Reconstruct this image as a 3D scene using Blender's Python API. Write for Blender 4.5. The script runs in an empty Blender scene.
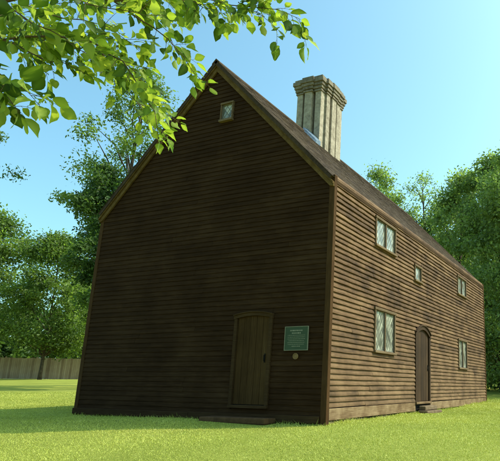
import bpy, bmesh, math, random
import numpy as np
from mathutils import Matrix, Vector
random.seed(7); rng=np.random.default_rng(11)
scene=bpy.context.scene; col=scene.collection
W,L,H,R=6.469,12.295,4.8,8.175
MX=-W/2
CAMP=np.array([4.977,-8.512,0.697]); YAW,PITCH,ROLL=-0.403,0.232,0.010
# ---------------------------------------------------------------- helpers
ORI={}
def place(o,parent,origin):
    col.objects.link(o)
    po=ORI[parent.name] if parent else (0,0,0)
    if parent: o.parent=parent
    o.location=tuple(origin[i]-po[i] for i in range(3)); ORI[o.name]=tuple(origin)
    return o
def empty(name,origin,label=None,cat=None,parent=None,group=None):
    o=bpy.data.objects.new(name,None); o.empty_display_size=.3; place(o,parent,origin)
    if label:o["label"]=label
    if cat:o["category"]=cat
    if group:o["group"]=group
    return o
class B:
    def __init__(s): s.v=[];s.f=[];s.t=[];s.n=0
    def add(s,v,f,tone=.5):
        v=np.asarray(v,float); s.v.append(v)
        s.f+= [tuple(i+s.n for i in q) for q in f]; s.n+=len(v)
        t=np.full(len(v),tone) if np.isscalar(tone) else tone
        s.t.append(t)
    def box(s,a,b,tone=None,M=None,j=0):
        if tone is None: tone=random.random()
        x0,y0,z0=a;x1,y1,z1=b
        p=[(x0,y0,z0),(x1,y0,z0),(x1,y1,z0),(x0,y1,z0),(x0,y0,z1),(x1,y0,z1),(x1,y1,z1),(x0,y1,z1)]
        if j: p=[tuple(c+random.uniform(-j,j) for c in q) for q in p]
        if M: p=[M(*q) for q in p]
        s.add(p,[(0,3,2,1),(4,5,6,7),(0,1,5,4),(1,2,6,5),(2,3,7,6),(3,0,4,7)],tone)
    def prism(s,poly,o0,o1,M,tone=.5):
        n=len(poly); p=[M(u,o0,z) for u,z in poly]+[M(u,o1,z) for u,z in poly]
        f=[tuple(range(n))[::-1],tuple(range(n,2*n))]+[(i,(i+1)%n,n+(i+1)%n,n+i) for i in range(n)]
        s.add(p,f,tone)
    def tube(s,pts,rad,seg=8,tone=.5,cap=True):
        pts=[np.array(p,float) for p in pts]; rings=[]
        ref=np.array([.3,.2,1.0]) 
        for i,p in enumerate(pts):
            d=pts[min(i+1,len(pts)-1)]-pts[max(i-1,0)]; d/=np.linalg.norm(d)+1e-9
            a=np.cross(d,ref)
            if np.linalg.norm(a)<.2: a=np.cross(d,np.array([1.,0,0]))
            a/=np.linalg.norm(a); b=np.cross(d,a)
            for k in range(seg):
                th=2*math.pi*k/seg; rings.append(p+rad[i]*(math.cos(th)*a+math.sin(th)*b))
        f=[]
        for i in range(len(pts)-1):
            for k in range(seg):
                k2=(k+1)%seg; f.append((i*seg+k,i*seg+k2,(i+1)*seg+k2,(i+1)*seg+k))
        if cap: f.append(tuple(range(seg))[::-1]); f.append(tuple(range((len(pts)-1)*seg,len(pts)*seg)))
        s.add(rings,f,tone)
    def build(s,name,mat,parent=None,origin=None,recalc=True,bevel=0,smooth=False):
        V=np.concatenate(s.v); T=np.concatenate(s.t)
        if origin is None: origin=ORI[parent.name] if parent else (0,0,0)
        me=bpy.data.meshes.new(name); me.from_pydata((V-np.array(origin)).tolist(),[],s.f)
        at=me.attributes.new("tone",'FLOAT','POINT'); at.data.foreach_set("value",T.astype(np.float32))
        if recalc:
            bm=bmesh.new(); bm.from_mesh(me); bmesh.ops.recalc_face_normals(bm,faces=bm.faces); bm.to_mesh(me); bm.free()
        if smooth: me.polygons.foreach_set("use_smooth",[True]*len(me.polygons))
        me.materials.append(mat); o=bpy.data.objects.new(name,me); place(o,parent,origin)
        if bevel:
            m=o.modifiers.new("b",'BEVEL'); m.width=bevel; m.segments=2; m.limit_method='ANGLE'
        return o
def fastmesh(name,V,F,T,mat,parent=None,origin=(0,0,0),smooth=False):
    me=bpy.data.meshes.new(name); n=len(V); m,k=F.shape
    me.vertices.add(n); me.vertices.foreach_set("co",(V-np.array(origin)).astype(np.float32).ravel())
    me.loops.add(m*k); me.loops.foreach_set("vertex_index",F.astype(np.int32).ravel())
    me.polygons.add(m); me.polygons.foreach_set("loop_start",(np.arange(m)*k).astype(np.int32))
    me.polygons.foreach_set("loop_total",np.full(m,k,np.int32))
    me.update(calc_edges=True)
    at=me.attributes.new("tone",'FLOAT','POINT'); at.data.foreach_set("value",T.astype(np.float32))
    if smooth: me.polygons.foreach_set("use_smooth",np.ones(m,bool))
    me.materials.append(mat); o=bpy.data.objects.new(name,me); place(o,parent,origin); return o
def sm(x,a,b):
    t=np.clip((x-a)/(b-a),0,1); return t*t*(3-2*t)
def g(x,y):
    x=np.asarray(x,float);y=np.asarray(y,float)
    d=(x-4.98)*(-.392)+(y+8.51)*.92
    z=-.42*(1-sm(d,3.5,10.2))+.95*sm(d,14,44)
    z=z+.012*np.sin(x*1.3+y*.7)+.01*np.sin(y*2.1-x*.9)+.02*np.sin(x*.31+1)*np.sin(y*.27)
    return z
# ---------------------------------------------------------------- materials
def newmat(name):
    m=bpy.data.materials.new(name); m.use_nodes=True; nt=m.node_tree
    return m,nt,nt.nodes["Principled BSDF"],nt.nodes["Material Output"]
def N(nt,t,**k):
    n=nt.nodes.new(t)
    for a,b in k.items(): setattr(n,a,b)
    return n
def ramp(nt,fac,stops):
    r=N(nt,"ShaderNodeValToRGB"); e=r.color_ramp.elements
    while len(e)<len(stops): e.new(.5)
    for i,(p,c) in enumerate(stops): e[i].position=p; e[i].color=(*c,1)
    nt.links.new(fac,r.inputs[0]); return r.outputs[0]
def noise(nt,vec,scale,detail=4,rough=.6):
    n=N(nt,"ShaderNodeTexNoise"); n.inputs["Scale"].default_value=scale; n.inputs["Detail"].default_value=detail
    n.inputs["Roughness"].default_value=rough
    if vec is not None: nt.links.new(vec,n.inputs["Vector"])
    return n.outputs["Fac"]
def mapping(nt,sc):
    tc=N(nt,"ShaderNodeTexCoord"); mp=N(nt,"ShaderNodeMapping"); mp.inputs["Scale"].default_value=sc
    nt.links.new(tc.outputs["Object"],mp.inputs["Vector"]); return mp.outputs[0]
def math_(nt,op,a,b=None,c=None):
    n=N(nt,"ShaderNodeMath",operation=op)
    for i,x in enumerate((a,b,c)):
        if x is None: continue
        if isinstance(x,(int,float)): n.inputs[i].default_value=x
        else: nt.links.new(x,n.inputs[i])
    return n.outputs[0]
def mix(nt,f,a,b,mode='MIX'):
    n=N(nt,"ShaderNodeMix",data_type='RGBA',blend_type=mode)
    for i,x in ((0,f),(6,a),(7,b)):
        if isinstance(x,(int,float)): n.inputs[i].default_value=x
        elif isinstance(x,tuple): n.inputs[i].default_value=(*x,1)
        else: nt.links.new(x,n.inputs[i])
    return n.outputs[2]
def tone(nt):
    a=N(nt,"ShaderNodeAttribute",attribute_name="tone"); return a.outputs["Fac"]
def wood(name,dark,mid,light,grain=(1.2,1.2,38),rough=.85,bump=.5,bleach=None,spread=.6,bigw=.8,spec=.15,bigs=1.1):
    m,nt,p,o=newmat(name)
    v=mapping(nt,grain); gr=noise(nt,v,2.2,6,.65)
    v2=mapping(nt,(1,1,1)); big=noise(nt,v2,bigs,5,.62)
    t=tone(nt)
    s=math_(nt,'MULTIPLY',math_(nt,'SUBTRACT',t,.5),spread); s=math_(nt,'MULTIPLY_ADD',gr,1.0,s); s=math_(nt,'MULTIPLY_ADD',big,bigw,s)
    s=math_(nt,'SUBTRACT',s,bigw/2)
    c=ramp(nt,s,[(.12,dark),(.5,mid),(.9,light)])
    if bleach:
        sp=N(nt,"ShaderNodeSeparateXYZ"); nt.links.new(v2,sp.inputs[0])
        zf=N(nt,"ShaderNodeMapRange"); nt.links.new(sp.outputs[2],zf.inputs[0]); zf.inputs[1].default_value=2.4; zf.inputs[2].default_value=.2
        k=math_(nt,'MULTIPLY',zf.outputs[0],math_(nt,'MULTIPLY',big,.5))
        c=mix(nt,k,c,bleach)
    nt.links.new(c,p.inputs["Base Color"]); p.inputs["Roughness"].default_value=rough
    p.inputs["Specular IOR Level"].default_value=spec
    b=N(nt,"ShaderNodeBump"); b.inputs["Strength"].default_value=bump; b.inputs["Distance"].default_value=.01
    nt.links.new(gr,b.inputs["Height"]); nt.links.new(b.outputs[0],p.inputs["Normal"])
    return m
def rough_mat(name,c1,c2,scale=6,rough=.9,bump=.5,dist=.01,usetone=.4,metal=0,sc3=(1,1,1)):
    m,nt,p,o=newmat(name); v=mapping(nt,sc3); n=noise(nt,v,scale,7,.65)
    s=math_(nt,'MULTIPLY_ADD',math_(nt,'SUBTRACT',tone(nt),.5),usetone,n)
    nt.links.new(ramp(nt,s,[(.3,c1),(.7,c2)]),p.inputs["Base Color"]); p.inputs["Roughness"].default_value=rough; p.inputs["Metallic"].default_value=metal
    p.inputs["Specular IOR Level"].default_value=.15
    b=N(nt,"ShaderNodeBump"); b.inputs["Strength"].default_value=bump; b.inputs["Distance"].default_value=dist
    nt.links.new(n,b.inputs["Height"]); nt.links.new(b.outputs[0],p.inputs["Normal"]); return m
def leafmat(name,stops,trans=.45,rough=.55,tboost=(1.3,1.5,.6)):
    m,nt,p,o=newmat(name); c=ramp(nt,tone(nt),stops)
    nt.links.new(c,p.inputs["Base Color"]); p.inputs["Roughness"].default_value=rough; p.inputs["Specular IOR Level"].default_value=.25
    tr=N(nt,"ShaderNodeBsdfTranslucent"); nt.links.new(mix(nt,1.0,c,tboost,'MULTIPLY'),tr.inputs[0])
    ms=N(nt,"ShaderNodeMixShader"); ms.inputs[0].default_value=trans
    nt.links.new(p.outputs[0],ms.inputs[1]); nt.links.new(tr.outputs[0],ms.inputs[2]); nt.links.new(ms.outputs[0],o.inputs[0]); return m
M_clapG=wood("clapboard_painted_shade",(.014,.0062,.0023),(.036,.0168,.0069),(.072,.037,.016),spread=.12,spec=.05,bigw=.7)  # same boards as the long wall, gable shade put into the darker colour
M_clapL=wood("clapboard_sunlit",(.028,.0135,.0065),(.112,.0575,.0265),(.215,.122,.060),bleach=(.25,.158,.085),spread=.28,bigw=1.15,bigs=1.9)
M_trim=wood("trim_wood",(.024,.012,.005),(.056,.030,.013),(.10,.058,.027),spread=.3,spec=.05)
M_corner=wood("corner_wood",(.03,.0135,.005),(.065,.032,.0125),(.10,.053,.024),grain=(20,20,1.5),spread=.2,spec=.05)
M_rake=wood("rake_wood",(.06,.034,.011),(.115,.067,.023),(.18,.112,.044),grain=(4,4,4),spread=.3,spec=.05)
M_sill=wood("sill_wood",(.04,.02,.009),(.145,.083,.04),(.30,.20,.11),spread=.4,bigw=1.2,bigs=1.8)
M_door=wood("door_wood",(.03,.0145,.005),(.066,.034,.0125),(.11,.063,.026),grain=(28,28,1.2),spread=.25,spec=.05)
M_doorR=wood("side_door_wood",(.014,.007,.0035),(.042,.021,.009),(.08,.044,.02),grain=(28,28,1.2),spread=.25)
M_frame=wood("frame_wood",(.06,.036,.018),(.13,.08,.042),(.24,.16,.09),spread=.3)
M_shing=wood("shingle",(.032,.018,.010),(.07,.043,.025),(.12,.08,.047),grain=(10,14,10),spread=.55,bigw=.5)
M_fence=wood("fence_wood",(.22,.145,.105),(.35,.25,.185),(.46,.35,.27),grain=(20,20,1))
M_dark=rough_mat("painted_interior_dark",(.01,.008,.006),(.02,.016,.012))  # near-black backing colour paints the darkness of an unlit interior
M_chim=rough_mat("chimney_plaster",(.19,.145,.105),(.44,.36,.275),scale=7,bump=1,dist=.03)
M_cap=rough_mat("chimney_cap",(.11,.085,.062),(.26,.21,.155),scale=8,bump=.9,dist=.02)
M_lead=rough_mat("lead",(.07,.1,.14),(.15,.2,.26),scale=9,rough=.7)
M_came=rough_mat("lead_came",(.09,.08,.065),(.17,.15,.12),rough=.6)
M_iron=rough_mat("iron",(.008,.006,.005),(.015,.012,.01),rough=1)
M_stone=rough_mat("stone",(.08,.05,.028),(.2,.135,.08),scale=7,dist=.02)
M_stepw=rough_mat("step_timber",(.06,.028,.011),(.135,.068,.029),scale=9,dist=.01)
M_bark=rough_mat("bark",(.035,.026,.018),(.12,.09,.06),scale=9,bump=1,dist=.04)
M_twig=rough_mat("twig_bark",(.07,.047,.026),(.17,.12,.07),scale=30)
M_sign=rough_mat("sign_green",(.042,.062,.036),(.058,.084,.048),scale=3,rough=.85,bump=.05)
M_white=rough_mat("sign_cream",(.2,.19,.13),(.28,.26,.18),scale=20,rough=.8,bump=.1)
M_bronze=rough_mat("bronze",(.13,.07,.025),(.24,.14,.055),scale=20,rough=.6)
M_leafF=leafmat("near_leaf",[(0,(.035,.075,.013)),(.45,(.17,.26,.032)),(1,(.42,.48,.085))],trans=.55,tboost=(1.25,1.25,.55))
M_leafA=leafmat("leaf_mid",[(0,(.05,.085,.02)),(.5,(.13,.185,.042)),(1,(.25,.32,.08))],trans=.5)
M_leafD=leafmat("leaf_dark",[(0,(.03,.06,.018)),(.5,(.075,.125,.034)),(1,(.155,.22,.06))],trans=.47)
M_leafL=leafmat("leaf_light",[(0,(.11,.16,.055)),(.5,(.22,.28,.10)),(1,(.36,.43,.18))],trans=.5)
M_grassb=leafmat("grass_blade",[(0,(.25,.29,.045)),(.5,(.48,.50,.09)),(.85,(.62,.60,.14)),(1,(.70,.60,.27))],trans=.18,tboost=(1.1,1.1,.6))
def glassmat():
    m,nt,p,o=newmat("window_glass"); tc=N(nt,"ShaderNodeTexCoord"); sp=N(nt,"ShaderNodeSeparateXYZ"); nt.links.new(tc.outputs["Object"],sp.inputs[0])
    u=math_(nt,'ADD',sp.outputs[0],sp.outputs[1]); a=math_(nt,'DIVIDE',u,.13); b=math_(nt,'DIVIDE',sp.outputs[2],.17)
    cb=N(nt,"ShaderNodeCombineXYZ"); nt.links.new(math_(nt,'FLOOR',math_(nt,'ADD',a,b)),cb.inputs[0]); nt.links.new(math_(nt,'FLOOR',math_(nt,'SUBTRACT',a,b)),cb.inputs[1])
    w=N(nt,"ShaderNodeTexWhiteNoise",noise_dimensions='3D'); nt.links.new(cb.outputs[0],w.inputs["Vector"])
    nt.links.new(ramp(nt,w.outputs["Value"],[(0,(.10,.10,.08)),(1,(.44,.42,.33))]),p.inputs["Base Color"])
    p.inputs["Roughness"].default_value=.06
    vs=N(nt,"ShaderNodeVectorMath",operation='SUBTRACT'); nt.links.new(w.outputs["Color"],vs.inputs[0]); vs.inputs[1].default_value=(.5,.5,.5)
    sc=N(nt,"ShaderNodeVectorMath",operation='SCALE'); nt.links.new(vs.outputs[0],sc.inputs[0]); sc.inputs["Scale"].default_value=.14
    ge=N(nt,"ShaderNodeNewGeometry"); ad=N(nt,"ShaderNodeVectorMath",operation='ADD'); nt.links.new(ge.outputs["Normal"],ad.inputs[0]); nt.links.new(sc.outputs[0],ad.inputs[1])
    nm=N(nt,"ShaderNodeVectorMath",operation='NORMALIZE'); nt.links.new(ad.outputs[0],nm.inputs[0]); nt.links.new(nm.outputs[0],p.inputs["Normal"])
    return m
M_glass=glassmat()
# ---------------------------------------------------------------- ground
def ground():
    n=281; t=np.linspace(-1,1,n); s=np.sinh(5.6*t)/np.sinh(5.6)*500
    X,Y=np.meshgrid(s+1,s-3); Z=g(X,Y); V=np.stack([X.ravel(),Y.ravel(),Z.ravel()],1)
    i=np.arange(n-1); a=(i[:,None]*n+i[None,:]).ravel(); F=np.stack([a,a+1,a+n+1,a+n],1)
    m,nt,p,o=newmat("lawn"); v=mapping(nt,(1,1,1))
    n1=noise(nt,v,.35,4); n2=noise(nt,v,14,8,.75); n3=noise(nt,v,90,4,.8)
    f=math_(nt,'MULTIPLY_ADD',n1,.6,math_(nt,'MULTIPLY_ADD',n2,.5,math_(nt,'MULTIPLY_ADD',n3,.7,-.4)))
    c=ramp(nt,f,[(.25,(.15,.175,.025)),(.5,(.30,.32,.055)),(.72,(.40,.405,.08)),(.9,(.46,.43,.15))])
    nt.links.new(c,p.inputs["Base Color"]); p.inputs["Roughness"].default_value=.95; p.inputs["Specular IOR Level"].default_value=.1
    b=N(nt,"ShaderNodeBump"); b.inputs["Strength"].default_value=.7; b.inputs["Distance"].default_value=.04
    nt.links.new(math_(nt,'ADD',n2,n3),b.inputs["Height"]); nt.links.new(b.outputs[0],p.inputs["Normal"])
    o=fastmesh("ground",V,F,np.full(len(V),.5),m,smooth=True); o["kind"]="structure"
ground()
def grass():
    n=600000
    d=3.6+(24-3.6)*rng.random(n)**1.35; a=rng.uniform(-.86,.34,n)*1.02
    X=a*d; x=4.98+.92*X-.392*d; y=-8.51+.392*X+.92*d
    patch=np.sin(x*2.3+np.sin(y*1.7)*1.5)*np.sin(y*2.9+np.sin(x*2.1))
    keep=~((x>-W-.02)&(x<.02)&(y>-.02)&(y<L)); keep&=~((x>-2.5)&(x<-.95)&(y>-.5)&(y<.1)); keep&=~((x>0)&(x<.36)&(y>4.5)&(y<5.9))
    x,y,d,patch=x[keep],y[keep],d[keep],patch[keep]; n=len(x)
    z=g(x,y); h=(.007+.012*rng.random(n)**1.5)*(1+.25*patch)*(1+.02*d); w=.0012+.00045*d*rng.uniform(.7,1.3,n)*.9
    nearwall=((np.abs(y)<.12)&(x<.1)&(x>-W-.2))|((x>0)&(x<.16)&(y>0)&(y<L)); h=np.where(nearwall,h*rng.uniform(1,4,n),h)
    tuft=(rng.random(n)<.015); h=np.where(tuft,h*1.8,h)
    th=rng.uniform(0,2*math.pi,n); lx,ly=np.cos(th)*w,np.sin(th)*w
    bx=rng.normal(0,.8,n)*h; by=rng.normal(0,.8,n)*h
    V=np.empty((n,3,3)); V[:,0]=np.stack([x-lx,y-ly,z-.004],1); V[:,1]=np.stack([x+lx,y+ly,z-.004],1); V[:,2]=np.stack([x+bx,y+by,z+h],1)
    T=np.clip(.45+.09*patch+.15*np.sin(x*.9+1)*np.sin(y*.8)+rng.normal(0,.15,n),0,1); T=np.repeat(T,3)
    o=fastmesh("grass",V.reshape(-1,3),np.arange(3*n).reshape(-1,3),T,M_grassb); o["kind"]="stuff"
grass()
# ---------------------------------------------------------------- house
house=empty("house",(MX,L/2,0),"tall brown clapboard colonial house with steep gable roof","house")
G=lambda u,o,z:(u,-o,z)
E=lambda u,o,z:(o,u,z)
b=B()
b.prism([(-W+.02,-.02),(-.02,-.02),(-.02,H-.02),(MX,R-.12),(-W+.02,H-.02)],-.0,-.15,G,.3)
b.build("wall_core",M_dark,house)
b=B(); b.box((-.15,.16,-.02),(-.0,L-.16,H-.05),.3); b.build("wall_core",M_dark,house)
b=B(); b.box((-W,.16,-.02),(-W+.15,L-.16,H-.05),.3); b.build("wall_core",M_dark,house)
b=B(); b.prism([(-W+.02,-.02),(-.02,-.02),(-.02,H-.02),(MX,R-.12),(-W+.02,H-.02)],-L+.15,-L,G,.3); b.build("wall_core",M_dark,house)
SP=.102
def clap(b,M,lim,z0,z1,openings,sp=SP,step=.22,thk=.027,wob=1.0):
    z=z0
    while z<z1-.03:
        zt=z+sp+.012
        l0,r0=lim(z); l1,r1=lim(min(zt,z1))
        segs=[(0.,1.)]
        wl=r0-l0
        for (u0,u1,a,c) in openings:
            if z+sp*.6>a and z+sp*.4<c:
                ns=[]
                for s0,s1 in segs:
                    f0=(u0-l0)/wl;f1=(u1-l0)/wl
                    if f1<=s0 or f0>=s1: ns.append((s0,s1)); continue
                    if f0>s0: ns.append((s0,f0))
                    if f1<s1: ns.append((f1,s1))
                segs=ns
        for s0,s1 in segs:
            cuts=[s0]; p=s0+random.uniform(.8,3.5)/max(wl,.5)
            while p<s1-.6/max(wl,.5): cuts.append(p); p+=random.uniform(2.0,4.2)/max(wl,.5)
            cuts.append(s1)
            for c0,c1 in zip(cuts[:-1],cuts[1:]):
                tn=random.random(); g_=.0012/max(wl,.3); c0_=c0+g_; c1_=c1-g_
                n=max(2,int((c1_-c0_)*wl/step)+1); ps=[];oo=random.uniform(-.002,.003)*wob; zo=random.uniform(-.003,.003)*wob; tl=random.uniform(-.005,.005)*wob
                for i in range(n+1):
                    q=i/n; f=c0_+(c1_-c0_)*q
                    ub=l0+f*(r0-l0); ut=l1+f*(r1-l1); jz=zo+tl*(q-.5)+random.uniform(-.0028,.0028)*wob; jo=oo+random.uniform(-.003,.004)*wob
                    ps+= [M(ub,.0,z+jz+.002),M(ub,thk+jo,z+jz),M((ub*2+ut)/3,thk*.95+jo,z+jz+sp*.3),M(ut,.008+jo*.5,zt+jz)]
                fs=[]
                for i in range(n):
                    a=i*4; fs+=[(a,a+4,a+5,a+1),(a+1,a+5,a+6,a+2),(a+2,a+6,a+7,a+3)]
                fs+=[(0,1,2,3),(n*4,n*4+3,n*4+2,n*4+1)]
                b.add(ps,fs,tn)
        z+=sp
GO=[(-2.1,-1.25,.2,2.1),(-2.98,-2.7,6.58,6.94)]
LO=[(1.93,3.04,3.86,4.48),(4.43,4.91,3.5,3.9),(8.55,9.57,3.8,4.4),(1.97,3.05,1.46,2.36),(4.55,5.58,.1,2.2),(8.53,9.5,1.32,2.22)]
def glim(z):
    if z<H-.05: return (-W+.07,-.07)
    k=(z-(H-.05))/(R-.08-(H-.05)); k=min(k,.985); return (-W+.02+k*W/2, -.02-k*W/2)
b=B(); clap(b,G,glim,.13,R-.25,GO,wob=.6); b.build("wall",M_clapG,house,recalc=False)["label"]="brown clapboard gable wall with shade put into its colour"
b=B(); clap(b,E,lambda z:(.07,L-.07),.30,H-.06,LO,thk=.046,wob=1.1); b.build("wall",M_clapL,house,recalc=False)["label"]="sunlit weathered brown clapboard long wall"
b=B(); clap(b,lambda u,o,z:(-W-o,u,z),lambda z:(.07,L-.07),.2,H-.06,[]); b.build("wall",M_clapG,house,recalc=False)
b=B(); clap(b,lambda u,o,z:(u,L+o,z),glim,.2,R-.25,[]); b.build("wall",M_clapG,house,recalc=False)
for (x0,x1,y0,y1) in [(-.07,.052,-.036,.07),(-W-.036,-W+.07,-.036,.07),(-.07,.052,L-.07,L+.036),(-W-.036,-W+.07,L-.07,L+.036)]:
    b=B(); b.box((x0,y0,-.05),(x1,y1,H-.02),.5); b.build("corner_board",M_corner,house,(x0,y0,0),bevel=.006)
b=B()
for (M,a,c) in [(G,-W,0),(E,0,L),(lambda u,o,z:(-W-o,u,z),0,L),(lambda u,o,z:(u,L+o,z),-W,0)]:
    u=a
    while u<c-.02:
        w=min(random.uniform(.25,.6),c-u); b.box((u+.006,-.12,-.5),(u+w-.006,.0+random.uniform(-.01,.012),random.uniform(.03,.07)),None,M,.006); u+=w
b.build("foundation",M_stone,house,bevel=.015)
def sill(M,a,c,z0,z1,o,mat,name="sill_beam"):
    u=a
    while u<c-.05:
        w=min(random.uniform(2.5,4.5),c-u); 
        if c-u-w<.8: w=c-u
        b=B(); b.box((u+.003,0,z0),(u+w-.003,o+random.uniform(0,.006),z1+random.uniform(-.008,.0)),None,M,.004); b.build(name,mat,house,M(u+w/2,0,z0),bevel=.008); u+=w
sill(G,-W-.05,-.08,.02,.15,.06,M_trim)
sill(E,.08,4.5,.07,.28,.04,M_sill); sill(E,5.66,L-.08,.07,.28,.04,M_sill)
# roof
sl=math.atan2(R-H,W/2); ca,sa=math.cos(sl),math.sin(sl); SLEN=math.hypot(R-H,W/2)+.035
Y0,Y1=-.13,L+.13
roof=empty("roof",(MX,L/2,R),parent=house)
def slope(sgn):
    b=B()
    def P(s,y,o): return (MX+sgn*(s*ca+o*sa), y, R-.045-s*sa+o*ca)
    p=[P(0,Y0,-.07),P(SLEN,Y0,-.07),P(SLEN,Y1,-.07),P(0,Y1,-.07),P(0,Y0,0),P(SLEN,Y0,0),P(SLEN,Y1,0),P(0,Y1,0)]
    b.add(p,[(0,3,2,1),(4,5,6,7),(0,1,5,4),(1,2,6,5),(2,3,7,6),(3,0,4,7)],.2)
    s=0;cs=.15
    while s<SLEN:
        y=Y0-.01
        while y<Y1:
            w=min(random.uniform(.09,.2),Y1+.01-y); e=min(s+cs+random.uniform(-.004,.004),SLEN+.02); th=random.uniform(.011,.016)
            q=[P(s,y+.002,.002),P(e,y+.002,.003),P(e,y+w-.002,.003),P(s,y+w-.002,.002),P(s,y+.002,.006),P(e,y+.002,th),P(e,y+w-.002,th),P(s,y+w-.002,.006)]
            b.add(q,[(4,5,6,7),(0,1,5,4),(1,2,6,5),(2,3,7,6)],random.random()); y+=w
            if w<.02: break
        s+=cs
    b.build("roof_slope",M_shing,roof,recalc=True)
slope(1); slope(-1)
b=B()
for sg in (1,-1):
    b.add([(MX,Y0-.01,R+.0),(MX+sg*.11,Y0-.01,R-.112),(MX+sg*.11,Y1+.01,R-.112),(MX,Y1+.01,R+.0),(MX,Y0-.01,R-.03),(MX+sg*.11,Y0-.01,R-.14),(MX+sg*.11,Y1+.01,R-.14),(MX,Y1+.01,R-.03)],
      [(0,1,2,3),(4,5,6,7),(0,1,5,4),(1,2,6,5),(2,3,7,6)],.4)
b.build("ridge_cap",M_shing,roof)
def rake(sg,yf):
    b=B()
    a0=(MX,R-.135); a1=(MX+sg*(W/2+.045),H-.135-.045*math.tan(sl)); hgt=.17
    poly=[(a0[0],a0[1]),(a1[0],a1[1]),(a1[0],a1[1]-hgt*.55),(a1[0]-sg*.09,a1[1]-hgt+.09*math.tan(sl)),(a0[0],a0[1]-hgt)]
    M=(lambda u,o,z:(u,-o,z)) if yf else (lambda u,o,z:(u,L+o,z))
    b.prism(poly,.03,.075,M,.5); b.build("rake_board",M_rake,roof,(a0[0],0 if yf else L,a0[1]),bevel=.006)
    b=B(); poly=[(a0[0],a0[1]-.0),(a1[0],a1[1]-.0),(a1[0],a1[1]-.05),(a0[0],a0[1]-.05)]
    b.prism(poly,.076,.11,M,.2); b.build("rake_moulding",M_rake,roof,(a0[0],0 if yf else L,a0[1]),bevel=.006)
for sg in (1,-1):
    rake(sg,True); rake(sg,False)
for sg,x0 in ((1,.0),(-1,-W)):
    b=B(); xs=sorted((x0+sg*.0,x0+sg*.055)); b.box((xs[0],.04,H-.19),(xs[1],L-.04,H-.11),.3); b.build("eave_board",M_trim,roof,(x0,L/2,H-.1),bevel=.005)
# chimney: clustered stack, stepped plan, cap following every step
cx,cy=MX,4.5; chim=empty("chimney",(cx,cy,R-.6),parent=roof)
zb,zt=R-1.0,9.60
foot=[(-.34,.34,-.50,.50),(-.50,.50,-.42,-.22),(-.50,.50,.22,.42),(-.53,.53,-.13,.13),(-.13,.13,-.72,.72),(-.43,-.22,-.66,.66),(.22,.43,-.66,.66)]
b=B()
for i,(a,c,d_,e) in enumerate(foot):
    b.box((cx+a,cy+d_,zb),(cx+c,cy+e,zt+.002*i),.42+.04*i,j=.004)
b.build("chimney_stack",M_chim,chim,bevel=.014)
b=B()
for li,(z0,z1,ex) in enumerate([(9.50,9.56,.03),(9.585,9.68,.05),(9.682,9.78,.08),(9.782,9.91,.115),(9.912,9.985,.07)]):
    for i,(a,c,d_,e) in enumerate(foot):
        b.box((cx+a-ex,cy+d_-ex,z0-.0015*i),(cx+c+ex,cy+e+ex,z1+.0015*i-(.010 if li<4 else 0)),random.uniform(.3,.7),j=.003)
for q in (-.3,.3): b.box((cx-.2,cy+q-.18,9.996),(cx+.2,cy+q+.18,10.02),.1)
b.build("chimney_cap",M_cap,chim,bevel=.01)
b=B(); hw,hd=.43,.70
x1=cx+(hw+.1); zz=R-(hw+.1)*math.tan(sl)
b.add([(cx+.05,cy-hd-.3,R-.1),(x1,cy-hd-.3,zz-.03),(x1,cy-hd-.02,zz-.03),(cx+.05,cy-hd-.02,R-.1),(cx+.05,cy-hd-.24,R+.02),(x1,cy-hd-.24,zz+.06),(x1,cy-hd-.02,zz+.12),(cx+.05,cy-hd-.02,R+.07)],[(0,3,2,1),(4,5,6,7),(0,1,5,4),(1,2,6,5),(2,3,7,6),(3,0,4,7)],.5)
b.build("flashing",M_lead,chim)
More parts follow.
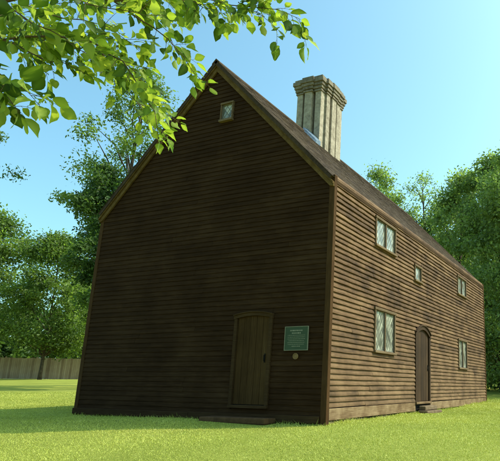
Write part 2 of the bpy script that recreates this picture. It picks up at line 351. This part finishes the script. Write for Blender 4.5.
# windows
def window(M,u0,u1,z0,z1,sashes,mat=M_frame,fw=.05,ov=.02):
    o0=M((u0+u1)/2,0,z0)
    b=B()
    b.box((u0-ov,.0,z1-fw+.0),(u1+ov,.08,z1+.01),.5,M)
    b.box((u0-ov,.0,z0-.02),(u1+ov,.1,z0+.03),.7,M)
    b.box((u0,.0,z0+.03),(u0+fw,.07,z1-fw),.4,M); b.box((u1-fw,.0,z0+.03),(u1,.07,z1-fw),.4,M)
    w=(u1-u0-2*fw); n=sashes
    for i in range(1,n):
        c=u0+fw+w*i/n; b.box((c-.022,.0,z0+.03),(c+.022,.062,z1-fw),.5,M)
    win=b.build("window",mat,house,o0,bevel=.004)
    gb=B(); cb=B()
    for i in range(n):
        a=u0+fw+w*i/n+(.022 if i else 0); c=u0+fw+w*(i+1)/n-(.022 if i<n-1 else 0); lo=z0+.03; hi=z1-fw
        gb.add([M(a,.022,lo),M(c,.022,lo),M(c,.022,hi),M(a,.022,hi)],[(0,1,2,3)])
        t=.02
        for (p,q,r,s) in [(a,c,lo,lo+t),(a,c,hi-t,hi),(a,a+t,lo+t,hi-t),(c-t,c,lo+t,hi-t)]: cb.box((p,.02,r),(q,.04,s),.5,M)
        dw,dh=.13,.17; hwid=.0045
        for sg in (1,-1):
            for k in range(-30,31):
                pts=[]
                for uu in (a+t,c-t):
                    zz=lo+sg*dh*(k-(uu-a)/dw)
                    if lo+t<=zz<=hi-t: pts.append((uu,zz))
                for zz in (lo+t,hi-t):
                    uu=a+dw*(k-sg*(zz-lo)/dh)
                    if a+t<uu<c-t: pts.append((uu,zz))
                if len(pts)>=2:
                    (ua,za),(ub,zb_)=pts[0],pts[1]; l=math.hypot(ub-ua,zb_-za)
                    if l<.02: continue
                    nx,nz=-(zb_-za)/l*hwid,(ub-ua)/l*hwid; of=.028+(.0015 if sg>0 else 0)
                    cb.add([M(ua+nx,of,za+nz),M(ub+nx,of,zb_+nz),M(ub-nx,of,zb_-nz),M(ua-nx,of,za-nz)],[(0,1,2,3)],.5)
    gb.build("glass",M_glass,win,o0); cb.build("lead_lattice",M_came,win,o0,recalc=False)
    return win
window(E,1.89,3.08,3.82,4.52,2); window(E,4.40,4.94,3.47,3.92,1); window(E,8.51,9.61,3.77,4.43,2)
window(E,1.93,3.09,1.42,2.40,2); window(E,8.49,9.54,1.28,2.25,2)
window(G,-3.02,-2.66,6.53,6.98,1,fw=.035,ov=.005)
# doors
def door(M,u0,u1,z0,z1,rise,mat,fmat,fw=.1,thr=M_sill,cap_=.03):
    uc=(u0+u1)/2; hw=(u1-u0)/2
    def arch(u,top,w): return top-rise*((u-uc)/w)**2
    o0=M(uc,0,z0); b=B()
    b.box((u0,0,z0),(u0+fw,.06,arch(u0+fw*.5,z1-fw,hw)),.3,M); b.box((u1-fw,0,z0),(u1,.06,arch(u1-fw*.5,z1-fw,hw)),.45,M)
    K=12; top=[(u0-.01+(2*hw+.02)*i/K, arch(u0+(2*hw)*i/K,z1,hw)) for i in range(K+1)]
    bot=[(u,z-fw) for u,z in top]
    for i in range(K): b.prism([top[i],top[i+1],bot[i+1],bot[i]],0,.068,M,.5)
    cap=[(u,z+cap_) for u,z in top]
    for i in range(K): b.prism([cap[i],cap[i+1],top[i+1],top[i]],0,.095,M,.6)
    d=B(); n=5; a=u0+fw+.004; c=u1-fw-.004
    for i in range(n):
        p=a+(c-a)*i/n+.003; q=a+(c-a)*(i+1)/n-.003; of=.02+random.uniform(-.002,.003)
        poly=[(p,z0+.01),(q,z0+.01),(q,arch(q,z1-fw+.01,hw)),(p,arch(p,z1-fw+.01,hw))]
        d.prism(poly,0,of,M,random.random())
    dr=d.build("door",mat,house,o0,bevel=.003)
    b.build("door_frame",fmat,dr,o0)
    h=B(); uh=c-.07; h.box((uh-.014,.025,z0+.8),(uh+.014,.03,z0+.97),.5,M); h.box((uh-.008,.03,z0+.83),(uh+.008,.06,z0+.845),.5,M); h.box((uh-.008,.05,z0+.845),(uh+.008,.06,z0+.93),.5,M)
    h.box((uh-.008,.03,z0+.93),(uh+.008,.06,z0+.942),.5,M)
    h.build("handle",M_iron,dr,o0)
    t=B(); t.box((u0,0,z0-.06),(u1,.09,z0-.003),.5,M); t.build("threshold",thr,dr,o0,bevel=.008)
door(G,-2.14,-1.22,.31,2.10,.06,M_door,M_trim,.07,M_trim,.018)
door(E,4.48,5.65,.30,2.30,.22,M_doorR,M_doorR,.1)
gs=empty("door_step",(-1.75,-.3,0),"low weathered dark brown step on the grass below the gable door","step")
b=B(); b.box((-2.50,-.42,.0),(-1.0,-.065,.095),.6,j=.01); b.build("tread",M_stepw,gs,(-1.75,-.25,0),bevel=.018)
b=B(); b.box((-2.4,-.38,-.3),(-1.1,-.08,-.002),.3); b.build("riser",M_stone,gs,(-1.75,-.25,-.2))
ls=empty("door_step",(.25,5.1,0),"brownish weathered step below the arched side door","step")
b=B(); b.box((.07,4.6,-.2),(.34,5.75,.08),.5,j=.012); b.build("lower_tread",M_stone,ls,(.25,5.1,0),bevel=.02)
b=B(); b.box((.065,4.7,.082),(.25,5.65,.19),.6,j=.008); b.build("upper_tread",M_stone,ls,(.25,5.1,.1),bevel=.02)
sg=empty("marker_sign",(-.65,-.03,1.55),"green rectangular marker sign with cream border and lettering","sign")
b=B(); b.box((-.91,-.052,1.335),(-.39,-.034,1.775),.5); b.build("panel",M_sign,sg,bevel=.004)
b=B()
for (a,c,d_,e) in [(-.912,-.388,1.328,1.338),(-.912,-.388,1.772,1.782),(-.912,-.902,1.338,1.772),(-.398,-.388,1.338,1.772)]: b.box((a,-.058,d_),(c,-.034,e),.4)
b.build("border",M_white,sg)
b=B(); zz=1.715
for row,(h_,marg) in enumerate([(.024,.1),(.024,.14),(.009,.05),(.009,.05),(.009,.05),(.009,.07),(.009,.05),(.009,.06),(.014,.15)]):
    u=-.89+marg; ue=-.41-marg
    while u<ue:
        w=min(random.uniform(.010,.026)*(1.5 if h_>.02 else 1.2),ue-u+.004); b.box((u,-.0545,zz-h_),(u+w,-.0525,zz),.5); u+=w+.011
    zz-=h_+.025
b.build("lettering",M_white,sg)
pl=empty("round_plaque",(-.65,-.03,1.22),"small round bronze plaque fixed to the clapboards","plaque")
b=B(); b.tube([(-.65,-.03,1.22),(-.65,-.048,1.22)],[.058,.058],28); b.build("disc",M_bronze,pl,bevel=.004)
b=B(); 
for k in range(28):
    t0=2*math.pi*k/28;t1=2*math.pi*(k+1)/28
    b.add([(-.65+r_*math.cos(t),yy,1.22+r_*math.sin(t)) for t in (t0,t1) for r_ in (.048,.058) for yy in (-.048,-.053)],[(0,1,3,2),(4,5,7,6),(1,3,7,5),(0,1,5,4),(2,3,7,6)],.8)
b.build("rim",M_bronze,pl)
# ---------------------------------------------------------------- fence
fo=(-40.0,20.6)
fen=empty("fence",(fo[0],fo[1],float(g(*fo))),"weathered brown vertical board fence along the lawn edge","fence")
f0=np.array([-48.,15.6]); f1=np.array([-29.5,26.6]); fl=np.linalg.norm(f1-f0); fd=(f1-f0)/fl; fn=np.array([fd[1],-fd[0]])
def fb(b,s0,s1,o0,o1,z0,z1,tn):
    p=[]
    for zz in (z0,z1):
        for (ss,oo) in ((s0,o0),(s1,o0),(s1,o1),(s0,o1)):
            q=f0+fd*ss+fn*oo; p.append((q[0],q[1],zz))
    b.add(p,[(0,3,2,1),(4,5,6,7),(0,1,5,4),(1,2,6,5),(2,3,7,6),(3,0,4,7)],tn)
b=B(); s=0
while s<fl:
    q=f0+fd*s; z=float(g(*q)); fb(b,s,s+.135,0,.02,z+.03,z+1.72+random.uniform(-.03,.03),random.random()); s+=.142
b.build("boards",M_fence,fen)
s=0
while s<fl:
    q=f0+fd*s; z=float(g(*q)); b=B(); fb(b,s,s+.1,-.13,-.035,z-.2,z+1.8,.4); b.build("post",M_fence,fen,(q[0],q[1],z)); s+=2.4
s=0
while s<fl-.01:
    q=f0+fd*s; z=float(g(*q))
    for hh in (.4,1.35): b=B(); fb(b,s,min(s+2.4,fl),-.03,-.001,z+hh,z+hh+.09,.5); b.build("rail",M_fence,fen,(q[0],q[1],z+hh))
    s+=2.4
# ---------------------------------------------------------------- trees
def leaves(C,spread,n,size,flat=.75,loose=.6):
    k=len(C); idx=np.repeat(np.arange(k),n); m=len(idx)
    v=rng.normal(0,1,(m,3)); v/=np.linalg.norm(v,axis=1)[:,None]; r=rng.random(m)**.6*(1+loose*rng.random(m)**2)
    P=C[idx]+v*(r*spread[idx])[:,None]*np.array([1,1,flat])
    nn=rng.normal(0,1,(m,3))+v*.6+np.array([0,0,.5]); nn/=np.linalg.norm(nn,axis=1)[:,None]
    a=np.cross(nn,rng.normal(0,1,(m,3))); a/=np.linalg.norm(a,axis=1)[:,None]; bb=np.cross(nn,a)
    s=size*rng.uniform(.6,1.3,m)[:,None]
    V=np.stack([P-a*s,P-bb*s*.5+nn*s*.1,P+a*s,P+bb*s*.5+nn*s*.1],1).reshape(-1,3)
    ct=rng.normal(0,.17,k)[idx]; T=np.clip(.46+ct+rng.normal(0,.17,m)+.12*v[:,2],0,1)
    return V,np.arange(4*m).reshape(-1,4),np.repeat(T,4)
def tree(x,y,h,rad,crown0,mat,label,nclump=70,nleaf=320,size=.13,lean=(0,0),shape=1.0,trunk_r=None,sparse=1.0,group="trees around the lawn",cmin=.16,loose=.6):
    z0=float(g(x,y)); base=np.array([x,y,z0]); t=empty("tree",(x,y,z0),label,"tree",group=group)
    tr=trunk_r or h*.014
    b=B(); n=9; tp=[]
    for i in range(n):
        q=i/(n-1); tp.append(base+np.array([lean[0]*q*q+.25*math.sin(q*5+x)*q, lean[1]*q*q+.25*math.cos(q*4+y)*q, -.3+q*(h*.92+.3)]))
    b.tube(tp,[tr*(1.25 if i==0 else (1-.88*i/(n-1))) for i in range(n)],10)
    cr=h-crown0; C=[];S=[];lb=B()
    for i in range(nclump):
        q=random.random()
        prof=(math.sin(math.pi*min(1,.12+.88*q)**shape))**.65
        th=random.uniform(0,2*math.pi); rr=rad*prof*math.sqrt(random.uniform(.12,1))*random.uniform(.75,1.08)
        zc=crown0+cr*q
        ax=np.interp(zc,[p[2]-z0 for p in tp],range(n)); ai=min(int(ax),n-2); ac=tp[ai]+(tp[ai+1]-tp[ai])*(ax-ai)
        c=np.array([ac[0]+rr*math.cos(th),ac[1]+rr*math.sin(th),z0+zc]); sp=rad*random.uniform(cmin,cmin*2)*sparse
        C.append(c);S.append(sp)
        if i%2==0:
            zs=max(crown0*.75,zc-rr*.8-.4); ax=np.interp(zs,[p[2]-z0 for p in tp],range(n)); ai=min(int(ax),n-2); s0=tp[ai]+(tp[ai+1]-tp[ai])*(ax-ai)
            mid=(s0+c)/2+np.array([random.uniform(-.2,.2),random.uniform(-.2,.2),.15*rr]); r0=tr*.3*(1-.5*q)
            lb.tube([s0,mid,c],[r0,r0*.6,r0*.15],5,cap=False)
    tk=b.build("trunk",M_bark,t,(x,y,z0),smooth=True); lb.build("limbs",M_bark,tk,(x,y,z0),recalc=False,smooth=True)
    V,F,T=leaves(np.array(C),np.array(S),nleaf,size,loose=loose); fastmesh("crown",V,F,T,mat,t,(x,y,z0))
    return t
tree(-34.5,17.6,10.6,3.7,2.2,M_leafA,"round leafy green tree on the lawn before the fence",90,330,.11,trunk_r=.13,cmin=.17)
tree(-41.5,16.0,13.2,4.4,2.5,M_leafA,"tall green tree beside the fence",100,320,.13,cmin=.18)
tree(-38.0,25.5,11.8,3.9,2.0,M_leafA,"full green tree standing behind the fence",90,300,.13,cmin=.18)
tree(-26.5,6.6,14.5,2.6,8.0,M_leafD,"high tree with feathery branches at the lawn edge",36,130,.09,sparse=.8)
tree(-18.6,10.6,11.8,2.4,4.2,M_leafD,"dense dark evergreen-looking tree close behind the house",100,340,.09,shape=.8,lean=(-1.3,-.5))
tree(-22.0,13.0,19.4,3.8,8.5,M_leafA,"tall tree with open feathery crown behind the house",95,140,.10,sparse=.8,loose=.7)
tree(-17.5,14.0,17.8,3.2,8.0,M_leafA,"tall slender tree close behind the roof slope",80,140,.10,sparse=.85,loose=.7)
tree(-10.3,24.2,15.2,2.7,5,M_leafL,"light green tree rising behind the roof",80,200,.10,cmin=.17,loose=.7)
tree(-7.6,26.3,15.4,3.2,6,M_leafL,"thin pale green tree with mostly bare twigs behind the roof",90,40,.09,sparse=.7,loose=1)
tree(-6.2,27.5,13.4,3.2,3,M_leafL,"airy light green tree beyond the house",90,200,.11,cmin=.17,loose=.7)
tree(-3.6,21.8,13.2,3.3,2.5,M_leafL,"broad green tree beyond the far end of the house",100,250,.105,cmin=.16,loose=.7)
tree(-1.0,20.6,13.6,3.0,1.0,M_leafL,"full green tree at the far lawn edge",100,250,.105,cmin=.16,loose=.7)
tree(1.0,19.2,14.5,3.2,.8,M_leafL,"tall green tree at the edge of the lawn",120,270,.10,cmin=.17,loose=.7)
tree(-1.5,33.0,16.0,5.0,2,M_leafL,"large green tree in the hedge line beyond the house",110,260,.14,cmin=.2)
def woods(name,p0,p1,h,n,mat,size=.3):
    C=[];S=[]
    for i in range(n):
        q=random.random(); x=p0[0]+(p1[0]-p0[0])*q+random.uniform(-3,3); y=p0[1]+(p1[1]-p0[1])*q+random.uniform(-3,3)
        hh=h*(.75+.25*math.sin(q*17)+random.uniform(-.1,.1)); z=random.random()**.8*hh
        C.append((x,y,float(g(x,y))+z));S.append(random.uniform(1.0,2.2))
    V,F,T=leaves(np.array(C),np.array(S),170,size); o=fastmesh(name,V,F,T,mat); o["kind"]="stuff"
woods("distant_woodland",(-68,18),(-38,44),8.5,260,M_leafD)
woods("distant_woodland",(-22,42),(24,38),9,320,M_leafA)
woods("undergrowth",(-2,24),(10,20),2.6,60,M_leafD,.14)
# ---------------------------------------------------------------- overhanging tree near the camera
def Lc(X,Y,Z): return np.array([4.98+.92*X-.392*Y, -8.51+.392*X+.92*Y, Z])
tb=Lc(-5.2,3.2,0); tb[2]=float(g(tb[0],tb[1]))
nt_=empty("tree",tuple(tb),"fruit-like tree with bright green leaves on low overhanging branches","tree")
b=B(); tp=[tb+np.array([0,0,-.2]),tb+np.array([.02,.03,.8]),tb+np.array([.1,0,1.6]),tb+np.array([.25,.05,2.4]),tb+np.array([.2,.1,3.4]),tb+np.array([.1,.1,4.6])]
b.tube(tp,[.2,.16,.14,.12,.08,.04],12); tk=b.build("trunk",M_bark,nt_,tuple(tb),smooth=True)
def PX(px,py,dy=0):
    t=3.0+dy; return Lc((px-395)/523*t,t*(.973+.23*(py-262)/523),.7+t*(.230-.973*(py-262)/523))
# (points, radius, leaf density, leaf size factor)
twigs=[
 ([Lc(-5.0,3.2,2.2),Lc(-3.6,3.1,2.9),PX(-60,10,.2),PX(0,6,.1),PX(60,-6,0),PX(120,-16,-.1)],.02,.0,1),
 ([PX(-60,10,.2),PX(0,44,.1),PX(50,40),PX(92,46),PX(120,64,-.1),PX(142,100,-.1),PX(156,138,-.1)],.008,1.5,1),
 ([PX(60,-6),PX(110,4),PX(150,-2,.1),PX(200,0,.1),PX(250,9,.1),PX(296,20,.1)],.007,1.7,1.1),
 ([PX(110,4),PX(150,30,.2),PX(180,58,.2),PX(206,88,.2)],.005,1.3,1),
 ([PX(-60,50,-.3),PX(-12,72,-.3),PX(16,90,-.3),PX(36,108,-.3)],.005,1.8,1.35),
 ([PX(-60,70,-.2),PX(-20,84,-.2),PX(6,102,-.2),PX(20,118,-.2)],.005,1.6,1.3),
 ([PX(0,44,.1),PX(30,58,0),PX(60,66,0),PX(88,80,0)],.005,1.5,1.1),
 ([PX(92,46),PX(114,80,.2),PX(132,102,.2),PX(150,130,.2)],.004,1.5,1),
 ([PX(20,8,.1),PX(60,22,.3),PX(105,30,.3),PX(136,50,.3)],.005,1.5,1),
 ([PX(0,6,.1),PX(30,28,-.2),PX(62,42,-.2),PX(85,58,-.2)],.005,1.5,1.1),
 ([PX(235,4,.1),PX(255,14,.1),PX(274,30,.1)],.003,1.4,1),
 ([PX(175,-3,.1),PX(200,10,0),PX(226,24,0)],.003,1.6,1),
 ([PX(150,-8,.3),PX(190,6,.3),PX(232,10,.3),PX(268,16,.3)],.004,1.6,1),
 ([PX(60,-6,0),PX(85,8,-.3),PX(125,14,-.3),PX(160,18,-.3)],.004,1.5,1),
 ([PX(-30,20,.5),PX(20,22,.6),PX(60,48,.6),PX(108,62,.6),PX(134,88,.6)],.005,1.5,1),
 ([PX(-50,30,.4),PX(-5,24,.5),PX(25,10,.5),PX(70,6,.5),PX(115,-4,.5)],.005,1.5,1),
 ([PX(-50,60,.3),PX(-5,40,.4),PX(35,46,.4),PX(75,34,.4),PX(112,44,.4)],.005,1.5,1),
 ([PX(105,2,.5),PX(140,14,.5),PX(165,34,.5),PX(178,60,.5)],.004,1.4,1),
 ([PX(100,50,.5),PX(132,74,.5),PX(152,98,.5),PX(168,122,.5)],.004,1.4,1),
 ([PX(-60,0,.4),PX(10,-34,.4),PX(90,-54,.3),PX(180,-45,.3),PX(260,-30,.2),PX(300,-12,.2)],.008,1,1),
]
ts=[0,.13,.3,.5,.7,.87,1.0]; ws=[0,.2,.32,.35,.27,.13,0]
vv=[];LF=[]
for i,t_ in enumerate(ts): vv.append((t_,0,-.14*t_*t_))
nL=len(ts); 
for i in range(1,nL-1): vv.append((ts[i],-ws[i],-.14*ts[i]**2+.06*ws[i]/.35))
for i in range(1,nL-1): vv.append((ts[i],ws[i],-.14*ts[i]**2+.06*ws[i]/.35))
Lf=lambda i:nL+i-1
Rt=lambda i:nL+(nL-2)+i-1
LF.append((0,1,Lf(1))); LF.append((0,Rt(1),1))
for i in range(1,nL-2): LF.append((i,i+1,Lf(i+1),Lf(i))); LF.append((i,Rt(i),Rt(i+1),i+1))
LF.append((nL-2,nL-1,Lf(nL-2))); LF.append((nL-2,Rt(nL-2),nL-1))
tpl=np.array(vv)
lb=B(); tw=B()
down=np.array([0,0,-1.])
def leaf(p,d,size,tn):
    d=d/np.linalg.norm(d); up=np.array([0,0,1.])+rng.normal(0,.6,3); s=np.cross(d,up); s/=np.linalg.norm(s); n=np.cross(s,d)
    pe=p+d*size*.22; tw.tube([p,pe],[.001,.0008],3,cap=False)
    wv=rng.uniform(.75,1.15); cv=rng.uniform(.3,3.0); bend=rng.normal(0,.14)
    V=pe+size*(tpl[:,0:1]*d+(tpl[:,1:2]*wv+bend*tpl[:,0:1]**2)*s+tpl[:,2:3]*cv*n)+rng.normal(0,.018*size,(len(tpl),3))
    tt=np.clip(tn+np.where(np.abs(tpl[:,1])<.01,.18,-.04),0,1)
    lb.add(V,LF,tt)
def leafrun(pts,r0,sub=True,dens=1,sf=1.0):
    segs=[]; 
    for a,c in zip(pts[:-1],pts[1:]): segs.append((a,c,np.linalg.norm(c-a)))
    tot=sum(s[2] for s in segs); s=.03
    while s<tot:
        q=s
        for a,c,l in segs:
            if q<=l: break
            q-=l
        p=a+(c-a)*min(q/l,1); d=(c-a)/l
        lat=np.cross(d,rng.normal(0,1,3)); lat/=np.linalg.norm(lat)
        if sub and rng.random()<.5:
            ln=rng.uniform(.05,.14); dd=d*.6+lat*.8; e1=p+dd*ln*.5; e2=e1+(dd+down*.2)*ln*.5
            tw.tube([p,e1,e2],[.0018,.0014,.001],4,cap=False); leafrun([p,e1,e2],.002,False,1.3,sf)
        else:
            leaf(p,d*.6+lat*.9+down*.22,rng.uniform(.035,.095)*sf,float(np.clip(rng.normal(.42,.33),0,1)))
        s+=(.043 if sub else .031)*rng.uniform(.6,1.4)/dens
    a,c,l=segs[-1]; leaf(c,(c-a)/l+down*.2,rng.uniform(.055,.085)*sf,.6)
for pts,r,dn,sf in twigs:
    n=len(pts); P=[pts[0]]
    for a,c in zip(pts[:-1],pts[1:]):
        P.append((a+c)/2+rng.normal(0,.012,3)); P.append(c)
    tw.tube(P,[r*(1-.8*i/(len(P)-1)) for i in range(len(P))],7,cap=False)
    if dn>0: leafrun(P,r,True,dn,sf)
br=tw.build("branch",M_twig,nt_,tuple(tb),recalc=False,smooth=True)
lb.build("leaves",M_leafF,br,tuple(tb),recalc=False,smooth=True)
# ---------------------------------------------------------------- light
AZ,EL=38,46
sd=Vector((math.cos(math.radians(AZ))*math.cos(math.radians(EL)),math.sin(math.radians(AZ))*math.cos(math.radians(EL)),math.sin(math.radians(EL))))
sun=bpy.data.lights.new("sun",'SUN'); sun.energy=5.0; sun.angle=math.radians(.53); sun.color=(1,.94,.84)
so=bpy.data.objects.new("sun",sun); col.objects.link(so); so.rotation_euler=sd.to_track_quat('Z','Y').to_euler(); so.location=sd*60
w=bpy.data.worlds.new("World"); scene.world=w; w.use_nodes=True; nt=w.node_tree; bg=nt.nodes["Background"]
sk=nt.nodes.new("ShaderNodeTexSky"); sk.sky_type='NISHITA'; sk.sun_disc=False; sk.sun_elevation=math.radians(EL); sk.sun_rotation=math.radians(90-AZ)
sk.air_density=1.0; sk.dust_density=3.2; sk.ozone_density=1.0
mx=nt.nodes.new("ShaderNodeMix"); mx.data_type='RGBA'; mx.blend_type='MULTIPLY'; mx.inputs[0].default_value=1; mx.inputs[7].default_value=(1.5,2.25,2.02,1)
nt.links.new(sk.outputs[0],mx.inputs[6]); nt.links.new(mx.outputs[2],bg.inputs[0]); bg.inputs[1].default_value=.15
# ---------------------------------------------------------------- camera
cd=bpy.data.cameras.new("Camera"); cam=bpy.data.objects.new("Camera",cd); col.objects.link(cam); scene.camera=cam
cyw,syw=math.cos(YAW),math.sin(YAW)
f=np.array([syw*math.cos(PITCH),cyw*math.cos(PITCH),math.sin(PITCH)]); r=np.array([cyw,-syw,0.]); u=np.cross(r,f)
r2=r*math.cos(ROLL)+u*math.sin(ROLL); u2=-r*math.sin(ROLL)+u*math.cos(ROLL)
cam.matrix_world=Matrix(((r2[0],u2[0],-f[0],CAMP[0]),(r2[1],u2[1],-f[1],CAMP[1]),(r2[2],u2[2],-f[2],CAMP[2]),(0,0,0,1)))
cd.sensor_fit='HORIZONTAL'; cd.sensor_width=36; cd.lens=523.195*36/500; cd.shift_x=-.29; cd.shift_y=.0633; cd.clip_end=2000; cd.clip_start=.05
scene.view_settings.view_transform='Standard'; scene.view_settings.look='None'; scene.view_settings.exposure=0
